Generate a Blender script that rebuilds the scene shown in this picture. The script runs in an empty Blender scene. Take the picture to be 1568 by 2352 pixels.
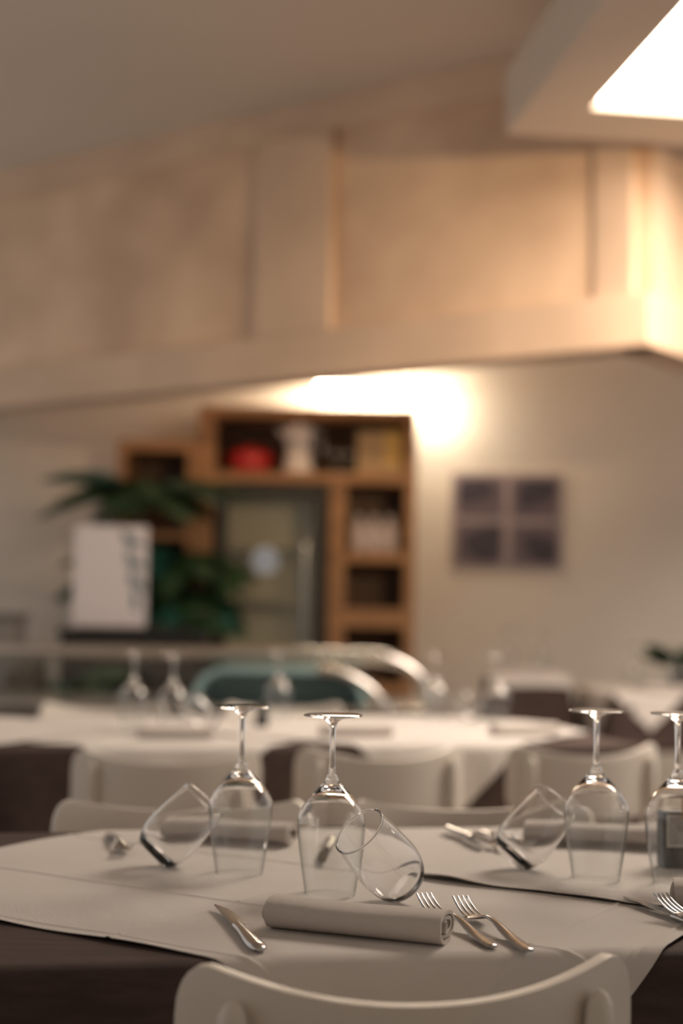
import bpy, bmesh, math, random
from mathutils import Vector, Matrix, Quaternion
random.seed(7)
S = bpy.context.scene
C = S.collection
R = math.radians

# ------------------------------------------------------------------ camera
CAM_Z = 1.09
cam_d = bpy.data.cameras.new('camera')
cam = bpy.data.objects.new('camera', cam_d); C.objects.link(cam)
cam_d.sensor_width = 36; cam_d.lens = 50
cam_d.clip_start = .02
cam_d.dof.use_dof = True
cam_d.dof.focus_distance = 1.57
cam_d.dof.aperture_fstop = 2.0
cam.matrix_world = (Matrix.Translation((0, 0, CAM_Z)) @ Matrix.Rotation(R(.17), 4, 'Z') @ Matrix.Rotation(R(90 + 4.13), 4, 'X')
                    @ Matrix.Rotation(R(1.0), 4, 'Z'))
S.camera = cam

# ------------------------------------------------------------------ world, exposure
w = bpy.data.worlds.new('room_ambient'); S.world = w; w.use_nodes = True
w.node_tree.nodes['Background'].inputs[0].default_value = (1.0, .92, .86, 1)
w.node_tree.nodes['Background'].inputs[1].default_value = .57
S.view_settings.view_transform = 'Standard'
S.view_settings.look = 'None'
S.view_settings.gamma = 1
S.view_settings.use_curve_mapping = False
S.view_settings.exposure = 0.12
PANE_L = 17.0          # ceiling light box
TUBE_L = 85.0          # lamp over the shelf unit
try:
    S.cycles.use_denoising = True
    S.cycles.adaptive_threshold = .035
    S.cycles.max_bounces = 10
    S.cycles.transparent_max_bounces = 16
    S.cycles.transmission_bounces = 10
    S.cycles.sample_clamp_indirect = 40.0
except Exception: pass

# ------------------------------------------------------------------ materials
def mat(name, col, rough=.6, metal=0, spec=.5, noise=None, bump=None, coat=0):
    """noise=(scale, amount[, second colour]); bump=(kind, scale, strength, distance)"""
    m = bpy.data.materials.new(name); m.use_nodes = True
    nt = m.node_tree; b = nt.nodes['Principled BSDF']
    b.inputs['Base Color'].default_value = (*col, 1)
    b.inputs['Roughness'].default_value = rough
    b.inputs['Metallic'].default_value = metal
    b.inputs['Specular IOR Level'].default_value = spec
    b.inputs['Coat Weight'].default_value = coat
    tc = nt.nodes.new('ShaderNodeTexCoord')
    if noise:
        n = nt.nodes.new('ShaderNodeTexNoise'); n.inputs['Scale'].default_value = noise[0]
        n.inputs['Detail'].default_value = 5
        mp = nt.nodes.new('ShaderNodeMapping')
        if len(noise) > 3: mp.inputs['Scale'].default_value = noise[3]
        nt.links.new(tc.outputs['Object'], mp.inputs[0]); nt.links.new(mp.outputs[0], n.inputs['Vector'])
        r = nt.nodes.new('ShaderNodeValToRGB')
        r.color_ramp.elements[0].position = .35; r.color_ramp.elements[1].position = .68
        c2 = noise[2] if len(noise) > 2 and noise[2] else tuple(c * (1 - noise[1]) for c in col)
        r.color_ramp.elements[0].color = (*c2, 1); r.color_ramp.elements[1].color = (*col, 1)
        nt.links.new(n.outputs['Fac'], r.inputs[0]); nt.links.new(r.outputs[0], b.inputs['Base Color'])
    if bump:
        kind, sc, st, dist = bump
        if kind == 'twill':
            t = nt.nodes.new('ShaderNodeTexWave'); t.bands_direction = 'DIAGONAL'
            t.inputs['Scale'].default_value = sc; t.inputs['Distortion'].default_value = .4
            t.inputs['Detail'].default_value = 1
        else:
            t = nt.nodes.new('ShaderNodeTexNoise'); t.inputs['Scale'].default_value = sc
        nt.links.new(tc.outputs['UV' if kind == 'twill' else 'Object'], t.inputs['Vector'])
        bp = nt.nodes.new('ShaderNodeBump'); bp.inputs['Strength'].default_value = st
        bp.inputs['Distance'].default_value = dist
        nt.links.new(t.outputs['Fac'], bp.inputs['Height']); nt.links.new(bp.outputs[0], b.inputs['Normal'])
    return m

def emit(name, col, strength):
    m = bpy.data.materials.new(name); m.use_nodes = True; nt = m.node_tree
    nt.nodes.remove(nt.nodes['Principled BSDF'])
    e = nt.nodes.new('ShaderNodeEmission'); e.inputs[0].default_value = (*col, 1); e.inputs[1].default_value = strength
    nt.links.new(e.outputs[0], nt.nodes['Material Output'].inputs[0]); return m

def solid_glass(name, col=(1, 1, 1), ior=1.5):
    m = bpy.data.materials.new(name); m.use_nodes = True; nt = m.node_tree
    nt.nodes.remove(nt.nodes['Principled BSDF'])
    g = nt.nodes.new('ShaderNodeBsdfGlass'); g.inputs['Color'].default_value = (*col, 1)
    g.inputs['Roughness'].default_value = 0; g.inputs['IOR'].default_value = ior
    nt.links.new(g.outputs[0], nt.nodes['Material Output'].inputs[0]); return m

def thin_glass(name, tint=(.97, .985, .98), edge=(.55, .62, .62), rough=0.0):
    """thin blown wall: clear transmission, Fresnel reflection, a little more absorption at grazing angles"""
    m = bpy.data.materials.new(name); m.use_nodes = True; nt = m.node_tree
    nt.nodes.remove(nt.nodes['Principled BSDF'])
    gl = nt.nodes.new('ShaderNodeBsdfGlossy'); gl.inputs['Roughness'].default_value = rough
    tr = nt.nodes.new('ShaderNodeBsdfTransparent')
    lw = nt.nodes.new('ShaderNodeLayerWeight'); lw.inputs[0].default_value = .5
    pw = nt.nodes.new('ShaderNodeMath'); pw.operation = 'POWER'; pw.inputs[1].default_value = 5
    mx = nt.nodes.new('ShaderNodeMix'); mx.data_type = 'RGBA'
    mx.inputs[6].default_value = (*tint, 1); mx.inputs[7].default_value = (*edge, 1)
    fr = nt.nodes.new('ShaderNodeMath'); fr.operation = 'MULTIPLY_ADD'; fr.inputs[1].default_value = .9; fr.inputs[2].default_value = .04
    nt.links.new(pw.outputs[0], fr.inputs[0])
    nt.links.new(lw.outputs['Facing'], pw.inputs[0]); nt.links.new(pw.outputs[0], mx.inputs[0])
    nt.links.new(mx.outputs[2], tr.inputs[0])
    mix = nt.nodes.new('ShaderNodeMixShader')
    nt.links.new(fr.outputs[0], mix.inputs[0]); nt.links.new(tr.outputs[0], mix.inputs[1]); nt.links.new(gl.outputs[0], mix.inputs[2])
    nt.links.new(mix.outputs[0], nt.nodes['Material Output'].inputs[0]); return m

M = dict(
    plaster=mat('plaster', (.68, .625, .55), .85, noise=(1.6, .06), bump=('noise', 60, .1, .002)),
    ceil=mat('ceiling_paint', (.64, .565, .48), .9, noise=(.8, .05)),
    floor=mat('floor_tile', (.22, .16, .12), .45, noise=(3, .3)),
    bulk=mat('beige_panel', (.74, .53, .36), .6, noise=(2.3, .25, (.55, .375, .255)), bump=('noise', 18, .15, .004)),
    bulkrail=mat('beige_rail', (.69, .50, .355), .62, noise=(2.0, .18)),
    lightframe=mat('light_frame', (.60, .50, .41), .7),
    pane=emit('light_pane', (1, .85, .71), PANE_L),
    fridgefill=emit('fridge_fill', (1, .92, .80), 3.6),  # added glow that brightens the fridge interior
    leafprint=mat('leaf_print', (.16, .21, .21), .7),
    tube=emit('tube_light', (1, .85, .64), TUBE_L),
    cloth=mat('linen_white', (.68, .63, .585), .85, spec=.25, noise=(9, .04), bump=('twill', 380, .5, .0009)),
    napkin=mat('linen_napkin', (.62, .56, .51), .85, spec=.25, bump=('twill', 360, .6, .0012)),
    brown=mat('brown_cloth', (.078, .050, .042), .8, spec=.3, noise=(7, .3, (.055, .035, .030), (1, 12, 12)), bump=('twill', 160, .5, .0012)),
    tablewood=mat('table_wood', (.12, .07, .045), .5),
    chair=mat('chair_paint', (.72, .66, .58), .38, noise=(5, .04)),
    steel=mat('stainless', (.46, .455, .45), .17, metal=1),
    steel_dk=mat('stainless_dull', (.5, .47, .43), .32, metal=1),
    chrome=mat('chrome_rail', (.70, .66, .62), .25, metal=1),
    glass=solid_glass('clear_glass'),
    wine=thin_glass('wine_glass_wall', (.985, .99, .988), (.45, .50, .50)),
    pglass=thin_glass('pane_glass', (.95, .96, .93), (.6, .7, .68), .02),
    tealglass=thin_glass('teal_glass', (.62, .80, .80), (.35, .5, .5), .05),
    shelf=mat('oak_board', (.42, .22, .095), .5, noise=(3, .3, (.30, .15, .065), (1, 1, 8))),
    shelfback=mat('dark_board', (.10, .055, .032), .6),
    black=mat('black_plastic', (.018, .017, .017), .4),
    fridge=mat('fridge_body', (.022, .019, .017), .5),
    liner=mat('fridge_liner', (.54, .49, .41), .6),
    sticker=mat('sticker_blue', (.58, .74, 1.0), .5),
    stickerprint=mat('sticker_print', (.30, .40, .62), .5),
    red=mat('red_enamel', (.50, .02, .02), .35),
    white=mat('white_enamel', (.80, .74, .70), .35),
    paper=mat('white_paper', (.74, .67, .66), .8),
    yellow=mat('yellow_box', (.72, .50, .16), .6),
    tan=mat('tan_box', (.50, .36, .20), .6),
    leaf=mat('leaf_green', (.035, .085, .030), .45, noise=(8, .4)),
    leafteal=mat('leaf_teal', (.02, .10, .075), .45, noise=(8, .3)),
    leaflight=mat('leaf_light', (.10, .23, .09), .45, noise=(8, .3)),
    stem=mat('plant_stem', (.10, .09, .04), .6),
    pot=mat('dark_pot', (.05, .045, .042), .6),
    teal=mat('teal_liner', (.22, .33, .33), .4),
    case=mat('case_body', (.13, .115, .10), .4),
    holder=mat('holder_black', (.014, .015, .016), .45),
    card=mat('grey_card', (.30, .28, .27), .6),
    cardline=mat('card_border', (.55, .52, .49), .6),
    stick=mat('wood_stick', (.42, .24, .12), .6),
    artpaper=mat('art_paper', (.30, .245, .26), .7),
    artdark=mat('art_dark', (.035, .028, .045), .6),
    artmid=mat('art_mid', (.11, .085, .105), .6),
    greybox=mat('grey_box', (.22, .20, .18), .6),
)

# ------------------------------------------------------------------ mesh helpers
def mesh_obj(name, V, F, m, parent=None, smooth=True, bevel=0, solid=0, subsurf=0, loc=None, rot=None, uv=None, angle=40):
    me = bpy.data.meshes.new(name); me.from_pydata([tuple(v) for v in V], [], F)
    bm = bmesh.new(); bm.from_mesh(me); bmesh.ops.recalc_face_normals(bm, faces=bm.faces)
    if bevel:
        ed = [e for e in bm.edges if e.is_manifold and e.calc_face_angle(0) > .6]
        bmesh.ops.bevel(bm, geom=ed, offset=bevel, segments=2, affect='EDGES', profile=.7, clamp_overlap=True)
    bm.to_mesh(me); bm.free()
    if uv:
        l = me.uv_layers.new(name='UVMap')
        for lp in me.loops: l.data[lp.index].uv = uv[lp.vertex_index]
    if smooth:
        me.polygons.foreach_set('use_smooth', [True] * len(me.polygons))
        try: me.set_sharp_from_angle(angle=R(angle))
        except Exception: pass
    me.materials.append(m)
    o = bpy.data.objects.new(name, me); C.objects.link(o)
    if parent: o.parent = parent
    if loc: o.location = loc
    if rot: o.rotation_euler = rot
    if solid:
        s = o.modifiers.new('thickness', 'SOLIDIFY'); s.thickness = solid; s.offset = 0
    if subsurf:
        s = o.modifiers.new('smooth', 'SUBSURF'); s.levels = s.render_levels = subsurf
    return o

class G:
    def __init__(s): s.V = []; s.F = []
    def add(s, V, F):
        b = len(s.V); s.V += [Vector(v) for v in V]; s.F += [tuple(i + b for i in f) for f in F]; return s
    def box(s, x0, x1, y0, y1, z0, z1):
        return s.add([(x0,y0,z0),(x1,y0,z0),(x1,y1,z0),(x0,y1,z0),(x0,y0,z1),(x1,y0,z1),(x1,y1,z1),(x0,y1,z1)],
                     [(0,3,2,1),(4,5,6,7),(0,1,5,4),(1,2,6,5),(2,3,7,6),(3,0,4,7)])
    def lathe(s, prof, seg=40, close=False):
        """prof: [(r,z)...]; r=0 ends collapse to a point"""
        V = []; ring = []
        for r, z in prof:
            if r < 1e-6: ring.append([len(V)]); V.append((0, 0, z))
            else:
                ring.append(list(range(len(V), len(V) + seg)))
                V += [(r * math.cos(2*math.pi*k/seg), r * math.sin(2*math.pi*k/seg), z) for k in range(seg)]
        F = []
        pairs = list(zip(ring[:-1], ring[1:])) + ([(ring[-1], ring[0])] if close else [])
        for a, b in pairs:
            for k in range(seg):
                k2 = (k + 1) % seg
                if len(a) == 1 and len(b) == 1: continue
                if len(a) == 1: F.append((a[0], b[k2], b[k]))
                elif len(b) == 1: F.append((a[k], a[k2], b[0]))
                else: F.append((a[k], a[k2], b[k2], b[k]))
        return s.add(V, F)
    def sweep(s, pts, radii, seg=10, caps=True, up=Vector((0, 0, 1))):
        """elliptic sections (half width, half height) along pts"""
        pts = [Vector(p) for p in pts]; V = []; F = []
        for i, p in enumerate(pts):
            d = (pts[min(i+1, len(pts)-1)] - pts[max(i-1, 0)]).normalized()
            side = d.cross(up)
            if side.length < 1e-4: side = d.cross(Vector((0, 1, 0)))
            side.normalize(); nn = side.cross(d).normalized()
            rw, rh = radii[i] if isinstance(radii[i], tuple) else (radii[i], radii[i])
            for k in range(seg):
                a = 2*math.pi*k/seg
                V.append(p + side * (rw * math.cos(a)) + nn * (rh * math.sin(a)))
        n = len(pts)
        for i in range(n - 1):
            for k in range(seg):
                k2 = (k + 1) % seg
                F.append((i*seg+k, i*seg+k2, (i+1)*seg+k2, (i+1)*seg+k))
        if caps: F += [tuple(range(seg))[::-1], tuple((n-1)*seg + k for k in range(seg))]
        return s.add(V, F)
    def grid(s, f, us, vs):
        nu, nv = len(us), len(vs); b = len(s.V)
        V = [f(u, v) for u in us for v in vs]
        F = [(i*nv+j, (i+1)*nv+j, (i+1)*nv+j+1, i*nv+j+1) for i in range(nu-1) for j in range(nv-1)]
        return s.add(V, F)
    def prism(s, outline, z0, z1):
        n = len(outline)
        V = [(x, y, z0) for x, y in outline] + [(x, y, z1) for x, y in outline]
        F = [tuple(range(n))[::-1], tuple(range(n, 2*n))] + [(i, (i+1) % n, n+(i+1) % n, n+i) for i in range(n)]
        return s.add(V, F)
    def obj(s, name, m, parent=None, **k): return mesh_obj(name, s.V, s.F, m, parent, **k)

def lin(a, b, n): return [a + (b - a) * i / (n - 1) for i in range(n)]
def interp(tab, x):
    """cubic Hermite through the (position, value) pairs"""
    if x <= tab[0][0]: return tab[0][1]
    n = len(tab)
    def slope(i):
        a, b = tab[max(i-1, 0)], tab[min(i+1, n-1)]; return (b[1]-a[1]) / (b[0]-a[0])
    for i in range(n - 1):
        (a, p), (b, q) = tab[i], tab[i+1]
        if x <= b:
            h = b - a; t = (x - a)/h
            return (2*t**3-3*t*t+1)*p + (t**3-2*t*t+t)*h*slope(i) + (3*t*t-2*t**3)*q + (t**3-t*t)*h*slope(i+1)
    return tab[-1][1]

def tag(o, label, cat, group=None):
    o['label'] = label; o['category'] = cat
    if group: o['group'] = group
    return o
def thing(name, label, cat, loc=(0, 0, 0), rz=0, group=None):
    o = bpy.data.objects.new(name, None); C.objects.link(o)
    o.empty_display_size = .05
    o.location = loc; o.rotation_euler = (0, 0, rz)
    return tag(o, label, cat, group)
def struct(o): o['kind'] = 'structure'; return o
def dup(root, label, loc=None, rz=None, mw=None, group=None):
    r = root.copy(); C.objects.link(r); r['label'] = label
    if group: r['group'] = group
    if mw is not None: r.matrix_world = mw
    else:
        r.location = loc; r.rotation_euler = (0, 0, rz)
    for ch in list(root.children):
        c = ch.copy(); C.objects.link(c); c.parent = r
        for g in list(ch.children):
            d = g.copy(); C.objects.link(d); d.parent = c
    return r
used = set()
def place(root, label, loc=None, rz=0, mw=None, group=None):
    """first call moves the model itself, later calls copy it"""
    if root.name not in used:
        used.add(root.name); root['label'] = label
        if group: root['group'] = group
        if mw is not None: root.matrix_world = mw
        else: root.location = loc; root.rotation_euler = (0, 0, rz)
        return root
    return dup(root, label, loc, rz, mw, group)

# ------------------------------------------------------------------ the room
H = 3.45
WB = 8.42                                   # back wall
XL, XR, YN = -3.3, 4.2, -2.2
struct(G().box(XL, XR, YN, WB + .2, -.1, 0).obj('floor', M['floor'], smooth=False))
struct(G().box(XL, XR, YN, WB + .2, H, H + .1).obj('ceiling', M['ceil'], smooth=False))
struct(G().box(XL, XR, WB, WB + .2, 0, H).obj('wall_back', M['plaster'], smooth=False))
struct(G().box(XL, XR, YN - .2, YN, 0, H).obj('wall_front', M['plaster'], smooth=False))
struct(G().box(XL, XR, WB - .018, WB, 0, .09).obj('baseboard_back', M['shelf'], smooth=False))

# bulkhead: a panelled band hanging from the ceiling across the room, with a corner on the right
CX, CY = 1.157, 5.43
BL = 5.37                                    # length of the left-hand face
ang1, ang2 = R(146.1), R(50)
def bulk_face(origin, ang, flip):
    e = bpy.data.objects.new('wall_bulkhead', None); C.objects.link(e); e['kind'] = 'structure'
    e.location = (origin[0], origin[1], 0); e.rotation_euler = (0, 0, ang); e.empty_display_size = .1
    return e
Z0, Z1 = 2.15, H
b1 = bulk_face((CX, CY), ang1, False)        # local +x runs left and away, local +y faces the viewer
def bb(name, par, x0, x1, y0, y1, z0, z1, m, bevel=.006):
    return G().box(x0, x1, y0, y1, z0, z1).obj(name, m, par, bevel=bevel, smooth=False)
bb('core', b1, .0, BL, -.24, -.075, Z0 + .02, Z1, M['bulkrail'], 0)
bb('bottom_rail', b1, -.0, BL, -.16, .0, Z0, Z0 + .21, M['bulkrail'], .012)
bb('top_rail', b1, .0, BL, -.075, -.04, Z1 - .17, Z1, M['bulkrail'])
bb('panel', b1, .235, 1.51, -.075, -.055, Z0 + .21, Z1 - .17, M['bulk'])
bb('panel', b1, 1.93, 4.0, -.075, -.055, Z0 + .21, Z1 - .17, M['bulk'])
bb('panel', b1, 4.35, BL, -.075, -.055, Z0 + .21, Z1 - .17, M['bulk'])
bb('panel', b1, .0, .19, -.075, -.055, Z0 + .21, Z1 - .17, M['bulk'])
bb('stile', b1, 1.51, 1.93, -.075, -.005, Z0 + .21, Z1 - .17, M['bulkrail'], .01)
bb('stile', b1, 4.0, 4.35, -.075, -.005, Z0 + .21, Z1 - .17, M['bulkrail'], .01)
b2 = bulk_face((CX, CY), ang2, True)         # return face: local +x away to the right, local -y faces outwards
bb('core', b2, .0, 2.2, .075, .24, Z0 + .02, Z1, M['bulkrail'], 0)
bb('bottom_rail', b2, .0, 2.2, .0, .16, Z0, Z0 + .21, M['bulkrail'], .012)
bb('panel', b2, .06, 2.2, .055, .075, Z0 + .21, Z1 - .17, M['bulk'])
bb('top_rail', b2, .0, 2.2, .04, .075, Z1 - .17, Z1, M['bulkrail'])

# ------------------------------------------------------------------ suspended light box
cl = thing('ceiling_light', 'large square suspended ceiling light with glowing white pane at upper right', 'ceiling light', (.575, 5.24, 2.905), R(8))
LW, LD, MG = 2.3, 2.3, .32                   # local +x right, -y towards the viewer
bb('frame', cl, 0, LW, -MG, 0, 0, .24, M['lightframe'])
bb('frame', cl, 0, LW, -LD, -LD + MG, 0, .24, M['lightframe'])
bb('frame', cl, 0, MG - .085, -LD + MG, -MG, 0, .24, M['lightframe'])
bb('frame', cl, LW - MG, LW, -LD + MG, -MG, 0, .24, M['lightframe'])
bb('diffuser', cl, MG - .085, LW - MG, -LD + MG, -MG, .03, .05, M['pane'], 0)
bb('cover', cl, MG - .085, LW - MG, -LD + MG, -MG, .20, .24, M['lightframe'], 0)
for x, y in ((.3, -.3), (2.0, -.3), (.3, -2.0), (2.0, -2.0)):
    G().sweep([(x, y, .24), (x, y, H - 2.905)], [.008, .008], 8).obj('hanger_rod', M['steel'], cl)

# tube lamp over the shelf unit
tl = thing('tube_lamp', 'glowing tube lamp on the wall above the wooden shelf unit', 'lamp', (.17, WB - .30, 2.365))
for s_ in (-.25, .25): G().sweep([(s_, .02, .05), (s_, .30, .05)], [.01, .01], 8).obj('arm', M['white'], tl)
bb('housing', tl, -.36, .36, -.02, .03, .045, .07, M['white'])
G().sweep([(-.35, 0, 0), (-.33, 0, 0), (.33, 0, 0), (.35, 0, 0)], [.032, .046, .046, .032], 16).obj('tube', M['tube'], tl)
for s in (-1, 1): bb('end_cap', tl, s*.355 - .008, s*.355 + .008, -.025, .03, -.025, .05, M['white'])

# warm wall washer on a ceiling rod, aimed at the panelled bulkhead
ws = thing('spot_lamp', 'warm spot lamp hanging right of the panelled bulkhead corner', 'lamp', (1.95, 2.60, 2.35))
aim = (Vector((.86, 5.62, 2.36)) - Vector((1.95, 2.60, 2.35))).to_track_quat('-Z', 'Y')
can = G().lathe([(.055, -.06), (.060, -.06), (.060, .10), (.03, .13), (0, .13), (0, .12), (.028, .12), (.055, .09)], 28).obj('shade', M['white'], ws)
can.rotation_mode = 'QUATERNION'; can.rotation_quaternion = aim
G().sweep([(0, 0, .03), (0, 0, H - 2.35)], [.008, .008], 8).obj('rod', M['steel'], ws)
sl = bpy.data.lights.new('spot_bulb', 'SPOT'); sl.energy = 290; sl.color = (1, .70, .40); sl.spot_size = R(42); sl.spot_blend = 1.0; sl.shadow_soft_size = .05
so = bpy.data.objects.new('spot_bulb', sl); C.objects.link(so); so.parent = ws; so.rotation_mode = 'QUATERNION'; so.rotation_quaternion = aim

# ------------------------------------------------------------------ tables and cloths
class Table:
    def __init__(s, ox, oy, deg, p0, p1, depth, top=.748):
        s.o = Vector((ox, oy)); a = R(deg); s.a = a; s.top = top
        s.e = Vector((math.cos(a), math.sin(a))); s.n = Vector((-math.sin(a), math.cos(a)))
        s.p0, s.p1, s.q1 = p0, p1, depth
    def loc(s, x, y):
        d = Vector((x, y)) - s.o; return d.dot(s.e), d.dot(s.n)
    def world(s, p, q): v = s.o + s.e*p + s.n*q; return v.x, v.y
    def drape(s, p, q, lift, r=.012, flare=.05):
        """cloth point at flat coordinates (p,q) laid over the table top and hanging beyond its edges"""
        cp, cq = min(max(p, s.p0), s.p1), min(max(q, 0), s.q1)
        dx, dy = p - cp, q - cq; d = math.hypot(dx, dy)
        if d < 1e-9: x, y = s.world(p, q); return Vector((x, y, s.top + lift))
        ux, uy = dx / d, dy / d; rr = r + lift
        if d < rr * math.pi / 2:
            a = d / rr; out = rr * math.sin(a); down = rr * (1 - math.cos(a))
        else:
            ex = d - rr*math.pi/2; out = rr + flare * ex; down = rr + ex * .995
        x, y = s.world(cp + ux*out, cq + uy*out)
        return Vector((x, y, s.top + lift - down))
    def build(s, label):
        t = thing('dining_table', label, 'table', (*s.world((s.p0+s.p1)/2, s.q1/2), 0), s.a)
        L, D = s.p1 - s.p0, s.q1
        bb('tabletop', t, -L/2, L/2, -D/2, D/2, s.top - .035, s.top, M['tablewood'], .004)
        for sx in (-1, 1):
            for sy in (-1, 1):
                bb('leg', t, sx*(L/2-.08)-.03, sx*(L/2-.08)+.03, sy*(D/2-.08)-.03, sy*(D/2-.08)+.03, 0, s.top-.035, M['tablewood'], .004)
        return t
    def cloth(s, label, hang=.268, step=.03):
        g = G(); ps = lin(s.p0 - hang, s.p1 + hang, int((s.p1-s.p0+2*hang)/step))
        qs = lin(-hang, s.q1 + hang, int((s.q1+2*hang)/step))
        ps = sorted(set(ps + [s.p0, s.p1] + [s.p0 - k*.006 for k in range(5)] + [s.p1 + k*.006 for k in range(5)]))
        qs = sorted(set(qs + [0, s.q1] + [-k*.006 for k in range(5)] + [s.q1 + k*.006 for k in range(5)]))
        uv = []
        def f(p, q):
            v = s.drape(p, q, .002)
            d = max(s.p0 - p, p - s.p1, -q, q - s.q1, 0)
            if d > .03:
                wv = math.sin(p*13) + math.sin(q*15 + 1) + .6*math.sin(p*29 + q*7)
                k = .012 * min(1, (d - .03) / .25) * wv
                nn = s.n * (-1 if q < 0 else 1 if q > s.q1 else 0) + s.e * (-1 if p < s.p0 else 1 if p > s.p1 else 0)
                v.x += nn.x * max(k, -.008); v.y += nn.y * max(k, -.008)
            uv.append((p, q)); return v
        g.grid(f, ps, qs)
        o = g.obj('tablecloth', M['brown'], uv=uv, solid=.0016)
        return tag(o, label, 'tablecloth', 'dark brown tablecloths')
    def overlay(s, label, t0, t1, n0, n1, ang, lift, creases_t=(), creases_n=(), raise_near=0, seed=0):
        """square white cloth laid cornerwise: axes t (ang) and n (ang+90)"""
        rnd = random.Random(seed); ph = [rnd.uniform(0, 6.28) for _ in range(6)]
        et = Vector((math.cos(ang), math.sin(ang))); en = Vector((-math.sin(ang), math.cos(ang)))
        def vals(a, b, cr):
            v = lin(a, b, 76)
            for c in cr: v += [c + d for d in (-.008, -.004, -.0018, 0, .0018, .004, .008)]
            v += [a + .002, a + .006, b - .002, b - .006]
            return sorted(set(v))
        ts, ns = vals(t0, t1, creases_t), vals(n0, n1, creases_n)
        uv = []; g = G()
        def f(t, n):
            xy = et*t + en*n; p, q = s.loc(xy.x, xy.y)
            z = .0006 * (math.sin(t*31 + ph[0]) * math.sin(n*23 + ph[1]) + 1)
            for c in creases_t: z += .0016 * math.exp(-((t - c)/.0026)**2)
            for c in creases_n: z += .0016 * math.exp(-((n - c)/.0026)**2)
            de = min(t - t0, t1 - t, n - n0, n1 - n)
            z += .0015 * math.exp(-de/.012) * (1 + math.sin(t*27 + n*19 + ph[2]))
            if raise_near:
                z += raise_near * math.exp(-(n - n0)/.018) * max(0, .35 + .65*math.sin((t-t0)*17 + ph[3]) + .3*math.sin((t-t0)*41)) * min(1, max(0, (t - t0)/.06))
            v = s.drape(p, q, lift + z)
            d = max(-q, q - s.q1)
            if d > .02:
                wv = .010 * min(1, (d-.02)/.12) * (math.sin(p*24 + ph[4]) + .5*math.sin(p*47 + ph[5]) + .7)
                nn = s.n * (-1 if q < 0 else 1); v.x += nn.x*max(wv, 0); v.y += nn.y*max(wv, 0)
            uv.append((t, n)); return v
        g.grid(f, ts, ns)
        o = g.obj('table_overlay', M['cloth'], uv=uv, solid=.0011)
        return tag(o, label, 'tablecloth', 'white square overlay cloths')

TA = Table(-.333, 1.386, 9.7, -.62, 1.78, .82)
TA.build('dining table under brown cloth in the foreground, set with two wine glass pairs')
TA.cloth('dark brown tablecloth on the foreground table, hanging at lower left')
A31 = R(-31)
TA.overlay('white cornerwise overlay cloth under the nearest rolled napkin and knife', -1.455, -.482, 1.153, 2.125, A31, .0042,
           creases_t=(-.969, -.60, -.500), creases_n=(1.171, 1.385, 1.639), seed=1)
TA.overlay('white overlay cloth on the foreground table under the black card holder', -.886, .087, 1.640, 2.612, A31, .0075,
           creases_t=(-.868, -.40), creases_n=(1.658, 2.126), raise_near=.0042, seed=2)

TB = Table(-.88, 3.50, 14, -.75, 1.74, 1.0)
TB.build('dining table in the middle row behind the three pale chair backs')
TB.cloth('dark brown tablecloth on the middle table, hanging at left')
def diamond(T, label, pc, side, lift, seed, deg=45):
    a = T.a - R(deg); et = Vector((math.cos(a), math.sin(a))); en = Vector((-math.sin(a), math.cos(a)))
    c = Vector(T.world(pc, T.q1/2)); t, n = c.dot(et), c.dot(en)
    return T.overlay(label, t - side/2, t + side/2, n - side/2, n + side/2, a, lift, creases_t=(t,), creases_n=(n,), seed=seed)
diamond(TB, 'white overlay cloth on the middle table, left one with inverted glasses', .48, 1.05, .0042, 3)
diamond(TB, 'white overlay cloth on the middle table, brightly lit right one', 1.17, 1.05, .0075, 4)
diamond(TB, 'white overlay cloth at the far left end of the middle table', -.24, 1.05, .0075, 5)

TC = Table(.74, 7.02, -3, 0, .36, .75, .80)
TC.build('small square dining table by the back wall, right of the display counter')
TC.cloth('dark brown tablecloth on the small square table by the back wall', .32)
TC.overlay('white overlay cloth on the small square table by the back wall', .70 - .3675, 1.165 - .3675, 6.99, 7.88, R(-3), .0042, seed=6)
TD = Table(1.24, 6.55, 2, 0, 1.6, .80)
TD.build('dining table at the far right edge with a pointed white overlay corner')
TD.cloth('dark brown tablecloth on the far right table with the dark plant')
diamond(TD, 'white overlay cloth with a pointed corner on the far right table', .16, .82, .0042, 7)
diamond(TD, 'white overlay cloth at the hidden right end of the far right table', 1.0, .82, .0042, 8)

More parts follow.
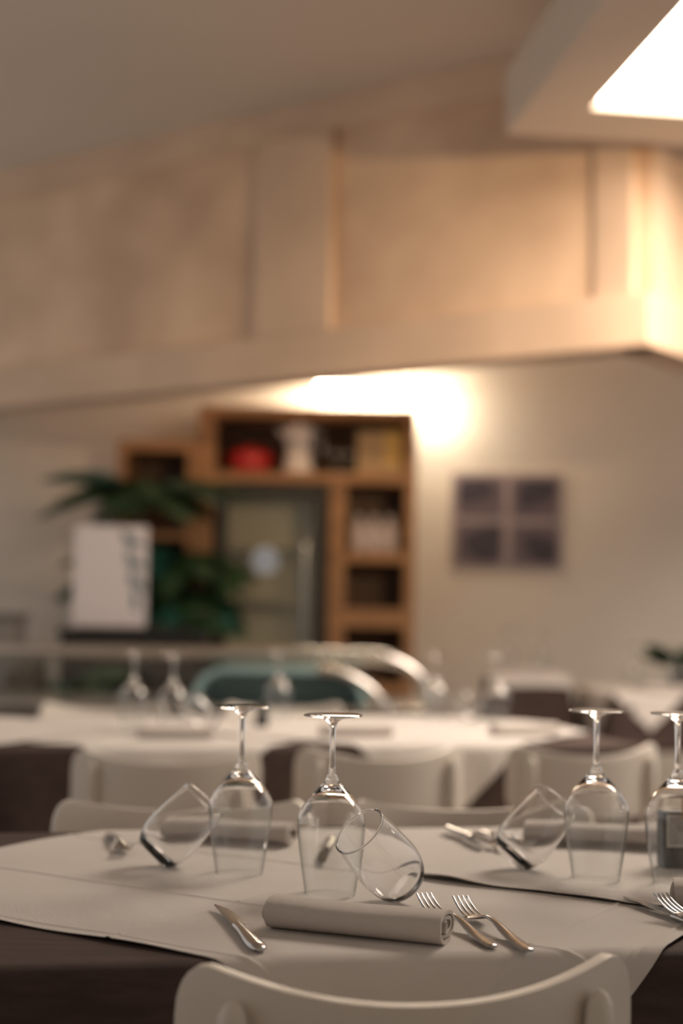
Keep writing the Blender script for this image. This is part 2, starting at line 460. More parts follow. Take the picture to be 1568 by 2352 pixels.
# ------------------------------------------------------------------ chairs
def make_chair():
    t = thing('dining_chair', 'x', 'chair', group='white bentwood dining chairs')
    # curved back panel: plan arc bowed backwards, top edge dipping in the middle
    W = .208
    def outline(sx):                                     # z of bottom and top edge at -1..1
        a = abs(sx); top = .757 + .034 * a**2.2; bot = .603 + .012 * a**2
        if a > .86:
            k = (a - .86) / .14; kk = 1 - math.sqrt(max(0, 1 - k*k)); top -= .055 * kk; bot += .050 * kk
        return bot, top
    us = [-1, -.995, -.985, -.97, -.95, -.92, -.88] + lin(-.84, .84, 25) + [.88, .92, .95, .97, .985, .995, 1]
    vs = lin(0, 1, 7); g = G()
    def f(u, v, off):
        b, tp = outline(u); z = b + (tp - b) * v
        y = -.247 + .075 * u*u - .02*(z - .68)
        slope = 2*.075*u / W; nx, ny = slope, -1
        l = math.hypot(nx, ny); return Vector((u*W + off*nx/l, y + off*ny/l, z))
    th = .0065
    nv = len(vs); nu = len(us); V = []
    for off in (-th, th): V += [f(u, v, off) for u in us for v in vs]
    F = []; N = nu*nv
    for i in range(nu-1):
        for j in range(nv-1):
            a = i*nv+j; F.append((a, a+1, a+nv+1, a+nv)); F.append((N+a, N+a+nv, N+a+nv+1, N+a+1))
        F.append((i*nv, (i+1)*nv, N+(i+1)*nv, N+i*nv)); F.append((i*nv+nv-1, N+i*nv+nv-1, N+(i+1)*nv+nv-1, (i+1)*nv+nv-1))
    for j in range(nv-1):
        F.append((j, N+j, N+j+1, j+1)); a = (nu-1)*nv + j; F.append((a, a+1, N+a+1, N+a))
    mesh_obj('backrest', V, F, M['chair'], t, bevel=.0028)
    # seat: rounded saddle board
    sg = G(); pts = []
    for k in range(36):
        a = 2*math.pi*k/36; c, s_ = math.cos(a), math.sin(a)
        pts.append((.205*math.copysign(abs(c)**.55, c), .01 + .20*math.copysign(abs(s_)**.55, s_)))
    sg.prism(pts, .438, .46); sg.obj('seat', M['chair'], t, bevel=.006)
    for s_ in (-1, 1):
        # rear leg running up as a post behind the panel
        pp = [(s_*.185, -.245, 0), (s_*.18, -.215, .25), (s_*.175, -.19, .44), (s_*.168, -.205, .56), (s_*.165, -.219, .66), (s_*.165, -.2215, .725), (s_*.165, -.222, .745), (s_*.165, -.222, .754), (s_*.165, -.222, .758)]
        G().sweep(pp, [(.014,.014), (.016,.016), (.018,.017), (.018,.013), (.0155,.011), (.0145,.011), (.0125,.009), (.008,.006), (.002,.002)], 12, up=Vector((0,1,0))).obj('leg', M['chair'], t)
        G().sweep([(s_*.185, .19, 0), (s_*.178, .175, .25), (s_*.17, .165, .44)], [.012, .015, .018], 12, up=Vector((0,1,0))).obj('leg', M['chair'], t)
        G().sweep([(s_*.181, -.21, .24), (s_*.179, .175, .24)], [.009, .009], 8).obj('stretcher', M['chair'], t)
    G().sweep([(-.178, 0, .24), (.178, 0, .24)], [.009, .009], 8).obj('stretcher', M['chair'], t)
    G().sweep([(-.165, .16, .42), (.165, .16, .42)], [(.01, .018)]*2, 8).obj('apron', M['chair'], t)
    G().sweep([(-.165, -.185, .42), (.165, -.185, .42)], [(.01, .018)]*2, 8).obj('apron', M['chair'], t)
    return t
chair = make_chair()
def chair_at(label, ex, ey, deg, sign=1):
    """(ex,ey): middle of the line joining the two ends of the back panel"""
    a = R(deg); off = .172
    x, y = ex - math.sin(a)*off, ey + math.cos(a)*off
    place(chair, label, (x, y, 0), a)
chair_at('white bentwood chair nearest the camera, back cropped by the lower edge', .064, 1.325, 10)
chair_at('pale chair across the foreground table, facing the camera behind the left glasses', -.256, 2.345, 187)
chair_at('pale chair across the foreground table, in the middle behind the tumbler', .222, 2.41, 188)
chair_at('pale chair across the foreground table, cropped by the right edge', .75, 2.515, 189)
chair_at('pale chair back at the middle table, left of the three', -.39, 3.22, 6)
chair_at('pale chair back at the middle table, centre of the three', .09, 3.395, 18)
chair_at('pale chair back at the middle table, right of the three', .595, 3.555, 20)
chair_at('pale chair on the far side of the middle table, behind two inverted glasses', -.80, 4.80, 192)
chair_at('pale chair on the far side of the middle table, before the teal display', -.20, 4.95, 194)

# ------------------------------------------------------------------ glasses
def make_wineglass():
    t = thing('wine_glass', 'x', 'wine glass', group='inverted wine glasses')
    # modelled upside down: rim on z=0, foot on top (height .215)
    Hh = .215
    def up(p): return [(r, Hh - z) for r, z in p]
    outer = [(.0040, .0640), (.0046, .0690), (.0062, .0745), (.0098, .0810), (.0150, .0868), (.0220, .0940), (.0290, .1020), (.0350, .1100), (.0392, .1175), (.0411, .1235), (.0416, .1295), (.0411, .1400), (.0398, .1540), (.0378, .1690), (.0355, .1845), (.0331, .1995), (.0308, .2143)]
    inner = [(r - .0010, z + (.0007 if z < .12 else 0)) for r, z in reversed(outer[6:])] + [(.0205, .0958), (.0135, .0905), (.0070, .0880), (0, .0872)]
    bowl = G().lathe(up([(0, .0640)] + outer + [(.0306, .2149), (.0301, .2149)] + inner), 72).obj('bowl', M['glass'], t, angle=80)
    bowl.data.materials.append(M['wine'])
    for f in bowl.data.polygons:
        if f.center.z < Hh - .132: f.material_index = 1
    stem = [(0, .0150), (.0040, .0150), (.0036, .0230), (.0033, .0400), (.0034, .0540), (.0040, .0640), (0, .0640)]
    G().lathe(up(stem), 32).obj('stem', M['glass'], t)
    foot = [(0, 0), (.0335, 0), (.0355, .0006), (.0360, .0013), (.0352, .0021), (.024, .0032), (.013, .0050), (.0070, .0080), (.0048, .0115), (.0040, .0150), (0, .0150)]
    G().lathe(up(foot), 56).obj('foot', M['glass'], t)
    return t
def make_tumbler():
    t = thing('tumbler', 'x', 'tumbler', group='tilted tumblers')
    outer = [(0, 0), (.017, 0), (.0225, .0012), (.0275, .0052), (.0320, .0125), (.0355, .0225), (.0374, .033), (.0378, .042), (.0370, .056), (.0356, .073), (.0342, .088), (.0330, .0985)]
    inner = [(r - .0013, z) for r, z in reversed(outer[5:])] + [(.0312, .0140), (.0265, .0088), (.0200, .0064), (.012, .0056), (0, .0054)]
    G().lathe(outer + [(.0331, .0990), (.0328, .0996), (.0322, .0996), (.0318, .0990)] + inner, 72).obj('body', M['glass'], t, angle=80)
    # beaded lip
    V = []; F = []
    for k, a in enumerate(lin(0, 2*math.pi, 65)[:-1]):
        for j in range(10):
            b = 2*math.pi*j/10; r = .03245 + .0012*math.cos(b)
            V.append((r*math.cos(a), r*math.sin(a), .1004 + .0010*math.sin(b)))
            F.append((k*10+j, ((k+1) % 64)*10+j, ((k+1) % 64)*10+(j+1) % 10, k*10+(j+1) % 10))
    G().add(V, F).obj('rim', M['glass'], t)
    t['profile'] = [x for rz in outer for x in rz]
    return t
glass = make_wineglass(); tumbler = make_tumbler()
TUMB = [(tumbler['profile'][i], tumbler['profile'][i+1]) for i in range(0, len(tumbler['profile']), 2)]; del tumbler['profile']
TOPZ = .748 + .0055                            # upper face of the cloths
def wineglass(label, x, y, top=TOPZ, rz=0): return place(glass, label, (x, y, top), rz)
def tumbler_at(label, x, y, ax, top=TOPZ):
    """(x,y): where its lowest point touches; ax: direction from base to mouth"""
    a = Vector(ax).normalized(); q = Vector((0, 0, 1)).rotation_difference(a)
    low = None
    for r, z in TUMB:
        for k in range(64):
            v = q @ Vector((r*math.cos(k*math.pi/32), r*math.sin(k*math.pi/32), z))
            if low is None or v.z < low.z: low = v
    mw = Matrix.Translation((x - low.x, y - low.y, top - low.z)) @ q.to_matrix().to_4x4()
    return place(tumbler, label, mw=mw)

wineglass('inverted wine glass nearest the camera, with the tumbler leaning before it', -.011, 1.746)
wineglass('inverted wine glass behind and left of the nearest one', -.130, 1.873)
wineglass('inverted wine glass at right, beside the tilted tumbler and dark-shadowed napkin', .330, 1.860, TOPZ + .0040)
wineglass('inverted wine glass at the right edge, before the black card holder', .428, 1.830, TOPZ + .0040)
tumbler_at('tilted tumbler in focus, its open mouth towards the camera', .062, 1.7025, (-.59, -.40, .70))
tumbler_at('tilted tumbler at left, leaning right against a wine glass', -.2255, 1.905, (.62, .28, .68))
tumbler_at('tilted tumbler at right, leaning right against a wine glass', .245, 1.915, (.62, .25, .68), TOPZ + .0040)

# ------------------------------------------------------------------ cutlery
def make_fork():
    t = thing('fork', 'x', 'fork', group='forks')
    zc = [(0, .0030), (.05, .0060), (.095, .0125), (.118, .0125), (.135, .0075), (.150, .0050), (.165, .0062), (.185, .0115), (.200, .0185)]
    wd = [(0, .0055), (.006, .0074), (.02, .0078), (.06, .0066), (.095, .0042), (.115, .0030), (.126, .0036)]
    ss = [0, .0015, .004, .008] + lin(.014, .128, 24)
    G().sweep([(0, s, interp(zc, s)) for s in ss], [(interp(wd, s) * (.45 if s == 0 else 1), (.0012 if s == 0 else .0019) + .0006*math.sin(min(s/.1, 1)*3)) for s in ss], 14).obj('handle', M['steel'], t)
    hs = lin(.122, .158, 12); hw = [(.122, .0034), (.130, .0060), (.140, .0100), (.150, .0112), (.158, .0114)]
    G().sweep([(0, s, interp(zc, s)) for s in hs], [(interp(hw, s), .0012) for s in hs], 14).obj('head', M['steel'], t)
    for k in range(4):
        x0 = (-1.5 + k) * .0062
        ts = lin(.154, .200, 10)
        G().sweep([(x0 * (1 - .10*(s-.154)/.046), s, interp(zc, s)) for s in ts], [(.0021 - .0009*(s-.154)/.046, .0012) for s in ts], 8).obj('tine', M['steel'], t)
    return t
def make_knife():
    t = thing('table_knife', 'x', 'knife', group='knives')
    wd = [(0, .0050), (.006, .0080), (.025, .0092), (.06, .0075), (.09, .0060), (.108, .0062)]
    ss = [0, .0015, .004, .008] + lin(.014, .108, 18)
    G().sweep([(0, s, .0048) for s in ss], [(interp(wd, s) * (.5 if s == 0 else 1), .0022 + .0022*(1 if s > .004 else .3)) for s in ss], 16).obj('handle', M['steel'], t)
    out = [(-.0040, .100), (.0055, .100), (.0062, .106), (.0108, .113), (.0112, .120), (.0108, .150), (.0095, .175), (.0060, .197), (.0010, .212), (-.0035, .216), (-.0048, .212), (-.0050, .150), (-.0046, .115)]
    V = [(x, y, .0055) for x, y in out] + [(x, y, .0068 if i in (0, 12, 11, 10, 9) else .0058) for i, (x, y) in enumerate(out)]
    n = len(out); F = [tuple(range(n))[::-1], tuple(range(n, 2*n))] + [(i, (i+1) % n, n+(i+1) % n, n+i) for i in range(n)]
    mesh_obj('blade', V, F, M['steel'], t)
    return t
fork = make_fork(); knife = make_knife()
def lay(root, label, x, y, tx, ty, z=TOPZ, roll=0):
    """handle end at (x,y), pointing towards (tx,ty)"""
    a = math.atan2(ty - y, tx - x) - math.pi/2
    mw = Matrix.Translation((x, y, z)) @ Matrix.Rotation(a, 4, 'Z') @ Matrix.Rotation(roll, 4, 'Y')
    return place(root, label, mw=mw)
lay(knife, 'steel table knife lying left of the nearest rolled napkin', -.077, 1.435, -.137, 1.64)
lay(fork, 'steel fork nearest the rolled napkin, its neck hidden by it', .157, 1.472, .098, 1.66)
lay(fork, 'steel fork lying outermost to the right of the nearest napkin', .192, 1.458, .138, 1.65)
lay(knife, 'steel knife at the right edge beside the cropped napkin', .412, 1.525, .342, 1.73, TOPZ + .0005)
lay(fork, 'steel fork at the right edge crossing over the knife', .437, 1.462, .365, 1.65, TOPZ + .0075)
lay(fork, 'steel fork at far left, beside the left tilted tumbler', -.345, 2.16, -.292, 1.97)
lay(knife, 'steel knife across the table at right, leftmost of the far cutlery', .165, 2.245, .225, 2.04, TOPZ + .0050, R(-14))
lay(fork, 'steel fork across the table, left of the right tilted tumbler', .192, 2.235, .245, 2.05, TOPZ + .0040)
lay(fork, 'steel fork across the table, half behind the right tilted tumbler', .218, 2.235, .272, 2.045, TOPZ + .0040)
lay(knife, 'dark steel knife across the table between the left napkin and nearest glass', -.012, 2.135, -.022, 1.92, TOPZ + .001, R(12))

# ------------------------------------------------------------------ rolled napkins
def make_napkin(L=.196, turns=2.55):
    t = thing('rolled_napkin', 'x', 'napkin', group='rolled napkins')
    th = .0046; path = []; N = int(turns*40)
    for k in range(N + 1):
        a = 2*math.pi*k/40 - math.pi*.62
        sh = 1 - k/N * .78
        ca, sa = math.cos(a), math.sin(a)
        rx, rz = .0305*sh, .0158*sh
        path.append(Vector((rx*math.copysign(abs(ca)**.80, ca), rz*math.copysign(abs(sa)**.84, sa) + .0175)))
    path = [Vector((path[0].x + .0, path[0].y))] + path
    n = len(path); V = []; uv = []; secs = lin(-L/2, L/2, 12); acc = [0]
    for a, b in zip(path[:-1], path[1:]): acc.append(acc[-1] + (b - a).length)
    for si, y in enumerate(secs):
        for side in (1, -1):
            for i, p in enumerate(path):
                d = path[min(i+1, n-1)] - path[max(i-1, 0)]
                d = d.normalized() if d.length > 1e-9 else Vector((1, 0))
                nn = Vector((d.y, -d.x)) * (th/2 * .82) * side
                wob = .0006*math.sin(i*.22 + y*34) 
                yy = y + (.0022*math.sin(i*.09) + .0012*math.sin(i*.21)) * (1 if si in (0, 11) else 0)
                sag = 1 - .03*math.cos(y*22)
                V.append(Vector((p.x + nn.x + wob*.6, yy, max(.0004, (p.y + nn.y)*sag + wob*.5))))
                uv.append((acc[i], y))
    F = []; row = 2*n
    for s_ in range(len(secs) - 1):
        for i in range(n - 1):
            a = s_*row + i; b = a + n
            F.append((a, a+1, a+row+1, a+row)); F.append((b, b+row, b+row+1, b+1))
        a = s_*row; F.append((a, a+row, a+row+n, a+n)); a = s_*row + n - 1; F.append((a, a+n, a+n+row, a+row))
    for s_ in (0, len(secs)-1):
        for i in range(n-1):
            a = s_*row + i; F.append((a, a+n, a+n+1, a+1))
    mesh_obj('roll', V, F, M['napkin'], t, uv=uv, angle=60)
    # folded inner core filling the middle of the roll
    pts = [(.0050*math.cos(k*math.pi/8), .0030*math.sin(k*math.pi/8) + .0175) for k in range(16)]
    V = [(x, y, z) for y in (-L/2 + .004, L/2 - .004) for x, z in pts]
    F = [tuple(range(16)), tuple(range(16, 32))] + [(i, (i+1) % 16, 16+(i+1) % 16, 16+i) for i in range(16)]
    mesh_obj('core', V, F, M['napkin'], t)
    return t
napkin = make_napkin()
def napkin_at(label, x, y, deg, z=TOPZ): return place(napkin, label, (x, y, z), R(deg) - math.pi/2)
napkin_at('rolled linen napkin in focus between the knife and the two forks', .020, 1.532, -21)
napkin_at('rolled napkin at the right edge, mostly outside the frame', .484, 1.665, -12, TOPZ + .0040)
napkin_at('rolled napkin across the table behind the left wine glasses', -.165, 2.120, 165)
napkin_at('rolled napkin across the table behind the right wine glass', .370, 2.125, 168, TOPZ + .0040)

# ------------------------------------------------------------------ black card holder (code panel left blank)
ch = thing('card_holder', 'small black table card holder with a grey square panel and wooden stick', 'card holder', (.462, 1.955, TOPZ + .0040), R(4))
bb('block', ch, -.029, .029, -.012, .018, 0, .078, M['holder'], .003)
bb('border', ch, -.0235, .0235, -.0132, -.012, .0285, .0725, M['cardline'], 0)
bb('panel', ch, -.0205, .0205, -.0142, -.0132, .0315, .0695, M['card'], 0)
bb('stick', ch, -.0035, .0035, -.0165, -.0142, .066, .100, M['stick'], .0008)

# ------------------------------------------------------------------ middle table setting
zB = .748 + .0092
def tb(p, q): return TB.world(p, q)
for lab, p, q in (('inverted wine glass on the middle table, left of the pair', .42, .52), ('inverted wine glass on the middle table, right of the pair', .52, .42),
                  ('inverted wine glass on the middle table near the display counter end', .90, .80), ('inverted wine glass on the middle table, left of the far right pair', 1.40, .75),
                  ('inverted wine glass on the middle table, right of the far right pair', 1.56, .62)):
    wineglass(lab, *tb(p, q), zB)
tumbler_at('tilted tumbler on the middle table below the paired wine glasses', *tb(.60, .36), (-.6, -.2, .7), zB)
tumbler_at('tilted tumbler on the middle table at right before the dark cloth', *tb(1.52, .735), (-.65, -.1, .6), zB)
napkin_at('rolled napkin on the middle table before the paired glasses', *tb(.50, .20), 12, zB)
napkin_at('rolled napkin on the middle table behind the centre chair back', *tb(1.00, .22), 12, zB)
napkin_at('rolled napkin on the middle table at its right end', *tb(1.50, .24), 20, zB)
sh = thing('salt_shaker', 'small black shaker standing on the middle table', 'shaker', (*tb(.80, .55), zB))
G().lathe([(0, 0), (.019, 0), (.020, .003), (.017, .03), (.012, .05), (0, .05)], 20).obj('body', M['black'], sh)
G().lathe([(.011, .049), (.015, .052), (.015, .066), (.009, .074), (0, .075)], 20).obj('cap', M['black'], sh)

# far right table settings
zC = .80 + .006; zD = .748 + .007
wineglass('inverted wine glass on the small back table, left one', *TC.world(.10, .45), zC)
wineglass('inverted wine glass on the small back table, right one', *TC.world(.27, .38), zC)
napkin_at('rolled napkin on the small back table', *TC.world(.18, .16), 0, zC)
wineglass('inverted wine glass on the far right table, left one', *TD.world(.20, .45), zD)
wineglass('inverted wine glass on the far right table, beside the dark plant', *TD.world(.34, .24), zD)
napkin_at('rolled napkin on the far right table at the frame edge', *TD.world(.28, .16), 2, zD)

# ------------------------------------------------------------------ shelf unit with fridge
YF = 8.0
su = thing('shelf_unit', 'tall wooden shelf unit with open compartments around the fridge', 'shelf', (-.224, 8.2, 0))
X = lambda x: x + .224
def sbx(name, x0, x1, z0, z1, y0=YF, y1=WB - .02, m='shelf', bevel=.003): return bb(name, su, X(x0), X(x1), y0 - 8.2, y1 - 8.2, z0, z1, M[m], bevel)
sbx('side_panel', -.842, -.745, 0, 2.26); sbx('side_panel', .335, .394, 0, 2.26)
sbx('top_board', -.745, .335, 2.20, 2.26)
sbx('divider', -.093, .005, 0, 1.83); sbx('shelf_board', -.745, .335, 1.83, 1.89)
for z0, z1 in ((1.385, 1.45), (1.02, 1.13), (.65, .71), (.06, .12)): sbx('shelf_board', .005, .335, z0, z1)
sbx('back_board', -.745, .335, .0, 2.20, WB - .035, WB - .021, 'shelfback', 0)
lu = thing('low_shelf_unit', 'lower wooden shelf unit left of the fridge, dark inside, behind the palm', 'shelf', (-1.075, 8.2, 0))
def lbx(name, x0, x1, z0, z1, y0=YF + .02, y1=WB - .02, m='shelf', bevel=.003): return bb(name, lu, x0 + 1.075, x1 + 1.075, y0 - 8.2, y1 - 8.2, z0, z1, M[m], bevel)
lbx('side_panel', -1.30, -1.25, 0, 2.06); lbx('side_panel', -.90, -.846, 0, 2.06); lbx('top_board', -1.25, -.90, 2.0, 2.06)
for z in (.5, 1.0, 1.5): lbx('shelf_board', -1.25, -.90, z, z + .04)
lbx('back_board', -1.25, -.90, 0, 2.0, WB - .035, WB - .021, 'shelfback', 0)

fr = thing('fridge', 'dark upright glass-door drinks fridge with a round pale blue sticker', 'fridge', (-.419, 8.165, 0))
fx0, fx1 = -.315, .315
bb('body', fr, fx0, fx1, .20, .215, 0, 1.825, M['fridge'], 0)
for s in (-1, 1): bb('side_wall', fr, min(s*.315, s*.29), max(s*.315, s*.29), -.15, .20, 0, 1.825, M['fridge'], 0)
bb('roof', fr, -.29, .29, -.15, .20, 1.78, 1.825, M['fridge'], 0); bb('base', fr, -.29, .29, -.15, .20, 0, .12, M['fridge'], 0)
bb('liner', fr, -.285, .285, .16, .195, .12, 1.78, M['liner'], 0)
bb('added_fill_strip', fr, .270, .284, -.14, -.12, .3, 1.7, M['fridgefill'], 0)  # added glowing strip, tucked behind the door frame to lift the dark interior
for z in (.45, .80, 1.15, 1.45): bb('wire_shelf', fr, -.285, .285, -.10, .16, z, z + .012, M['steel_dk'], 0)
d = bb('door', fr, -.315, -.245, -.19, -.15, .10, 1.825, M['fridge'])
for a in ((.245, .315, .10, 1.825), (-.245, .245, 1.755, 1.825), (-.245, .245, .10, .19)):
    bb('door_frame', fr, a[0], a[1], -.19, -.15, a[2], a[3], M['fridge'])
bb('door_glass', fr, -.245, .245, -.176, -.168, .19, 1.755, M['pglass'], 0)
bb('handle', fr, .19, .205, -.225, -.19, .8, 1.5, M['steel'])
st = G().lathe([(0, 0), (.076, 0), (.076, .002), (0, .002)], 40).obj('sticker', M['sticker'], fr, loc=(-.028, -.178, 1.385), rot=(R(90), 0, 0))
for k, (hw, z) in enumerate(((.05, .028), (.06, .004), (.045, -.022))):
    bb('print_line', st, -hw, hw, z - .005, z + .005, .002, .0026, M['stickerprint'], 0)

def jar(name, label, cat, prof, x, y, z, m, lid=None, group=None):
    t = thing(name, label, cat, (x, y, z), 0, group)
    G().lathe(prof, 28).obj('body', M[m], t)
    if lid: G().lathe(lid[0], 28).obj('cap', M[lid[1]], t)
    return t
# top compartment
rp = jar('red_pot', 'red enamel pot on the top shelf of the wooden unit', 'pot', [(0, 0), (.10, 0), (.115, .02), (.118, .10), (.112, .118), (0, .118)], -.555, 8.17, 1.891, 'red',
         ([(.112, .118), (.118, .122), (.09, .14), (.02, .148), (.018, .165), (0, .168)], 'red'))
for s in (-1, 1): G().sweep([(s*.113, -.03, .09), (s*.145, -.02, .095), (s*.145, .02, .095), (s*.113, .03, .09)], [.008]*4, 8).obj('handle', M['red'], rp)
jug = jar('coffee_pot', 'tall white stovetop coffee pot on the top shelf', 'coffee pot', [(0, 0), (.088, 0), (.085, .02), (.066, .125), (.064, .135), (.070, .145), (.088, .255), (.086, .262), (0, .262)], -.275, 8.10, 1.891, 'white',
          ([(.086, .262), (.06, .275), (.014, .285), (.016, .298), (0, .302)], 'white'))
G().sweep([(.080, 0, .24), (.135, 0, .235), (.142, 0, .16), (.128, 0, .12)], [.010, .012, .012, .010], 10).obj('handle', M['white'], jug)
G().sweep([(-.078, 0, .215), (-.105, 0, .245), (-.118, 0, .262)], [.02, .014, .008], 10).obj('spout', M['white'], jug)
for i, x in enumerate((-.06, .012)):
    jar('glass_jar', ('left' if not i else 'right') + ' one of two small glass jars beside the coffee pot', 'jar', [(0, 0), (.032, 0), (.034, .01), (.034, .09), (.026, .105), (.026, .115), (.023, .115), (.023, .103), (.031, .089), (.031, .008), (0, .006)], x, 8.15, 1.891, 'pglass', ([(0, .115), (.028, .115), (.028, .132), (0, .132)], 'steel_dk'), 'small jars on the top shelf')
bx_ = thing('gift_box', 'tan and yellow box at the right end of the top shelf', 'box', (.195, 8.16, 1.891), R(-4))
bb('carton', bx_, -.13, .13, -.08, .08, 0, .25, M['tan'], .003); bb('panel', bx_, .03, .125, -.083, -.08, .05, .245, M['yellow'], 0)
for i, x in enumerate((.075, .165, .255)):
    jar('white_bottle', ('left', 'middle', 'right')[i] + ' one of three white bottles on the right-hand shelf', 'bottle', [(0, 0), (.036, 0), (.040, .01), (.040, .12), (.030, .155), (.016, .17), (.016, .19), (0, .19)], x, 8.12, 1.451, 'paper', ([(.017, .19), (.019, .192), (.019, .208), (0, .21)], 'white'), 'white bottles on the right-hand shelf')

# ------------------------------------------------------------------ artwork on the wall
art = thing('wall_art', 'square four-panel dark purple artwork on the back wall', 'artwork', (.955, WB - .012, 1.375))
bb('backing', art, -.33, .33, -.012, .011, 0, .57, M['artpaper'], .002)
rnd = random.Random(3)
for i in (0, 1):
    for j in (0, 1):
        x0, z0 = (-.30 + i*.325, .03 + j*.275)
        pn = bb('print', art, x0, x0 + .275, -.016, -.012, z0, z0 + .235, M['artmid'], 0)
        for k in range(5):
            cx, cz = x0 + .06 + rnd.random()*.155, z0 + .09 + rnd.random()*.10
            if k < 3: cz = z0 + (.15 if j else .10) + rnd.uniform(-.03, .03); cx = x0 + .14 + rnd.uniform(-.06, .06)
            pts = []; r0 = rnd.uniform(.045, .075)
            for a in range(14):
                rr = r0 * rnd.uniform(.7, 1.25); pts.append((min(max(cx + 1.3*rr*math.cos(a*math.pi/7), x0 + .005), x0 + .27), min(max(cz + rr*math.sin(a*math.pi/7), z0 + .005), z0 + .23)))
            n = 14; V = [(x, -.0175 - k*.0004, z) for x, z in pts] + [(x, -.016, z) for x, z in pts]
            F = [tuple(range(n)), tuple(range(n, 2*n))[::-1]] + [(q, (q+1) % n, n+(q+1) % n, n+q) for q in range(n)]
            mesh_obj('ink_shape', V, F, M['artdark'], pn, smooth=False)

# ------------------------------------------------------------------ display counter
dc = thing('display_counter', 'low display counter with rounded shiny rail and teal interior', 'display counter', (-.6, 6.0, 0))
bb('body', dc, -1.5, .92, -.32, .42, 0, .70, M['case'], .01)
bb('deck', dc, -1.5, .95, -.34, .44, .70, .725, M['chrome'], .006)
def arch(x0, x1, y, z0, z1, r, n=12):
    pts = [(x0, y, z1), (x0 + .3*(x1-x0), y, z1), (x1 - r, y, z1)]
    for k in range(1, n + 1):
        a = math.pi/2 * k/n; pts.append((x1 - r + r*math.sin(a), y, z1 - r*(1-math.cos(a))*.85))
    pts.append((x1 + .02, y, z0)); return pts
p = arch(-1.5, .98, .10, .725, .915, .26); G().sweep(p, [.030]*len(p), 14).obj('rail', M['chrome'], dc)
p = arch(-.05, .80, -.28, .725, .87, .30); G().sweep(p[2:], [.020]*(len(p)-2), 12).obj('front_rail', M['chrome'], dc)
# rear glass between deck and rail
bb('glass_pane', dc, -1.48, .70, .095, .105, .725, .90, M['pglass'], 0)
# teal tub with rounded corners, seen through the glass
def tub(x0, x1, y, z0, z1, r):
    o = [(x0, z0)]
    for k in range(9): a = math.pi/2*k/8; o.append((x0 + r*(1-math.cos(a)), z1 - r*(1-math.sin(a))))
    for k in range(9): a = math.pi/2*k/8; o.append((x1 - r*(1-math.sin(a)), z1 - r*(1-math.cos(a))))
    return o + [(x1, z0)]
def shell(o, oi, y0, y1):
    n = len(o); V = [(x, y, z) for y in (y0, y1) for x, z in o] + [(x, y, z) for y in (y0, y1) for x, z in oi]
    F = []
    for i in range(n-1):
        F += [(i, i+1, n+i+1, n+i), (2*n+i, 3*n+i, 3*n+i+1, 2*n+i+1), (i, 2*n+i, 2*n+i+1, i+1), (n+i, n+i+1, 3*n+i+1, 3*n+i)]
    return V, F
o1 = tub(-.01, .70, 0, .725, .870, .13); o2 = tub(.02, .67, 0, .725, .848, .11)
mesh_obj('hood', *shell(o1, o2, -.22, .06), M['teal'], dc)
V = [(x, .05, z) for x, z in o2] ; n = len(V); V += [(x, .06, z) for x, z in o2]
mesh_obj('hood_back', V, [tuple(range(n)), tuple(range(n, 2*n))[::-1]] + [(i, (i+1) % n, n+(i+1) % n, n+i) for i in range(n)], M['teal'], dc)
bb('vent_grille', dc, -1.48, -1.02, -.05, .05, .725, .88, M['greybox'], .004)
for k in range(12): bb('fin', dc, -1.47 + k*.037, -1.455 + k*.037, -.06, -.05, .735, .87, M['steel_dk'], 0)

gb = thing('counter_box', 'low dark grey box behind the counter at the left edge', 'box', (-1.74, 6.78, 0))
bb('stand', gb, -.30, .30, -.2, .2, 0, .86, M['case'], .005)
bb('box', gb, -.26, .20, -.17, .17, .86, 1.04, M['greybox'], .02); bb('lid', gb, -.27, .21, -.18, .18, 1.04, 1.07, M['case'], .008)

bc = thing('back_cabinet', 'low black cabinet under the white menu board', 'cabinet', (-1.02, 7.15, 0))
bb('body', bc, -.36, .34, -.20, .22, .06, .965, M['fridge'], .004); bb('top_board', bc, -.37, .35, -.23, .23, .965, 1.0, M['black'], .004)
for k in (-1, 1):
    dd = bb('door', bc, -.01 + (-.335 if k < 0 else .01), -.01 + (-.01 if k < 0 else .335), -.22, -.20, .09, .94, M['fridge'], .003)
    bb('knob', dd, -.01 + k*.045 - .008, -.01 + k*.045 + .008, -.24, -.22, .6, .62, M['steel'], .002)
bb('plinth', bc, -.34, .32, -.17, .20, 0, .06, M['black'], 0)
wb = thing('white_board', 'white upright menu board standing on the black cabinet before the palm', 'board', (-1.165, 7.05, 1.0), R(6))
bb('panel', wb, -.175, .185, -.010, .010, .012, .51, M['paper'], .004)
for k in range(7):                            # printed sprig of leaves
    a = R(-62 + 24*(k % 2)*2 - 4*k); bx0, bz0 = .055 + .012*k, .50 - .05*k
    cs, sn = math.cos(a), math.sin(a); L_, W_ = .13, .022
    V = [(bx0 + cs*u*L_ - sn*v*W_, y, bz0 + sn*u*L_ + cs*v*W_) for y in (-.0112, -.0102) for u, v in ((0, 0), (.4, 1), (1, 0), (.4, -1))]
    V = [(min(v[0], .183), v[1], min(v[2], .508)) for v in V]
    mesh_obj('leaf_print', V, [(0, 1, 2, 3), (7, 6, 5, 4), (0, 4, 5, 1), (1, 5, 6, 2), (2, 6, 7, 3), (3, 7, 4, 0)], M['leafprint'], wb, smooth=False)
bb('foot', wb, -.15, .16, -.05, .06, 0, .012, M['shelfback'], .002)

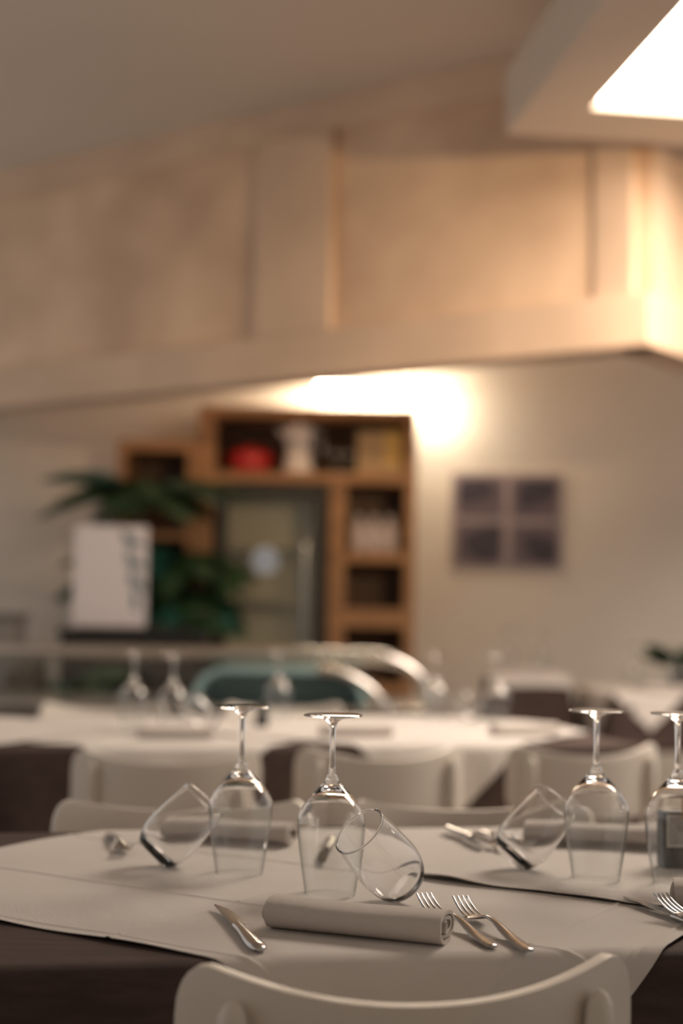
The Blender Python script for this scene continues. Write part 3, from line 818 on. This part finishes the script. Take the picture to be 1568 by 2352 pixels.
# ------------------------------------------------------------------ palm
def frond(par, base, az, length, rise, droop, m, width=.10, n=13):
    g = G(); pts = []
    d = Vector((math.cos(az), math.sin(az), 0))
    for k in range(n + 1):
        s = k/n; pts.append(Vector(base) + d*(length*s*(.55 + .45*s)) + Vector((0, 0, rise*s - droop*s*s)))
    g.sweep(pts, [.006*(1 - .8*k/n) + .0015 for k in range(n+1)], 6)
    for k in range(3, n + 1):
        s = k/n; t = (pts[min(k+1, n)] - pts[k-1]).normalized(); side = t.cross(Vector((0, 0, 1))).normalized()
        ll = width * math.sin(math.pi*min(1, .18 + .75*s)) * 1.6 + .04
        for sg in (-1, 1):
            for sub in (0, .33, .66):
                b = pts[k] - t*(length/n)*sub
                dr = (side*sg*.85 + t*.6 - Vector((0, 0, .35))).normalized()
                tip = b + dr*ll; mid = b + dr*ll*.45; wv = t*.021
                g.add([b, mid - wv + Vector((0, 0, .006)), tip, mid + wv + Vector((0, 0, .006))], [(0, 1, 2, 3)])
    return g.obj('frond', m, par, smooth=False)
def palm(label, x, y, stems, seed, group=None):
    t = thing('potted_palm', label, 'plant', (x, y, 0)); rnd = random.Random(seed)
    G().lathe([(0, 0), (.12, 0), (.15, .02), (.18, .30), (.185, .34), (.165, .34), (.16, .30), (0, .29)], 28).obj('pot', M['pot'], t)
    for (bx, by, h, fr_) in stems:
        G().sweep([(bx*.3, by*.3, .29), (bx*.7, by*.7, .29 + h*.5), (bx, by, .29 + h)], [.018, .014, .010], 8).obj('trunk', M['stem'], t)
        for (az, ln, ri, dr, mm) in fr_:
            frond(t, (bx, by, .29 + h), R(az), ln, ri, dr, M[mm], rnd.uniform(.09, .13))
    return t
def fan(n, a0, ln, ri, dr, seed):
    r_ = random.Random(seed); out = []
    for k in range(n):
        out.append((a0 + k*360/n + r_.uniform(-12, 12), ln*r_.uniform(.8, 1.15), ri*r_.uniform(.75, 1.2), dr*r_.uniform(.8, 1.2), r_.choice(['leaf', 'leaf', 'leafteal', 'leaf'])))
    return out
palm('tall dark green palm between the white board and the fridge', -.98, 7.70, [
    (-.12, -.10, 1.40, fan(13, 10, .48, .34, .36, 1)), (.08, -.04, 1.02, fan(12, 30, .38, .40, .42, 2)), (-.14, -.10, .98, fan(11, 0, .40, .36, .34, 5)),
    (.14, -.10, .84, fan(11, 0, .30, .30, .36, 3)),
    (.20, -.12, .74, [(350, .24, .22, .26, 'leaflight'), (20, .2, .40, .12, 'leaflight'), (300, .24, .24, .26, 'leaflight'), (250, .24, .30, .26, 'leaf'), (60, .2, .3, .2, 'leaflight')])], 11)
palm('low teal green plant behind the counter at left', -1.20, 6.67, [
    (0, 0, .42, [(180, .2, .22, .30, 'leafteal'), (230, .2, .20, .25, 'leafteal'), (0, .2, .2, .3, 'leafteal'), (300, .2, .25, .3, 'leaf'), (60, .25, .3, .2, 'leaf')])], 12)

# dark plant at the right edge on the far right table
vp = thing('vase_plant', 'dark leafy plant in a small pot on the far right table', 'plant', (*TD.world(.43, .45), zD))
G().lathe([(0, 0), (.045, 0), (.06, .09), (.055, .09), (.05, .08), (0, .08)], 20).obj('pot', M['pot'], vp)
for k in range(9): frond(vp, (0, 0, .08), k*2*math.pi/9 + .3, .13 + .03*(k % 3), .16 + .05*(k % 2), .08, M['leaf'], .04, 8)
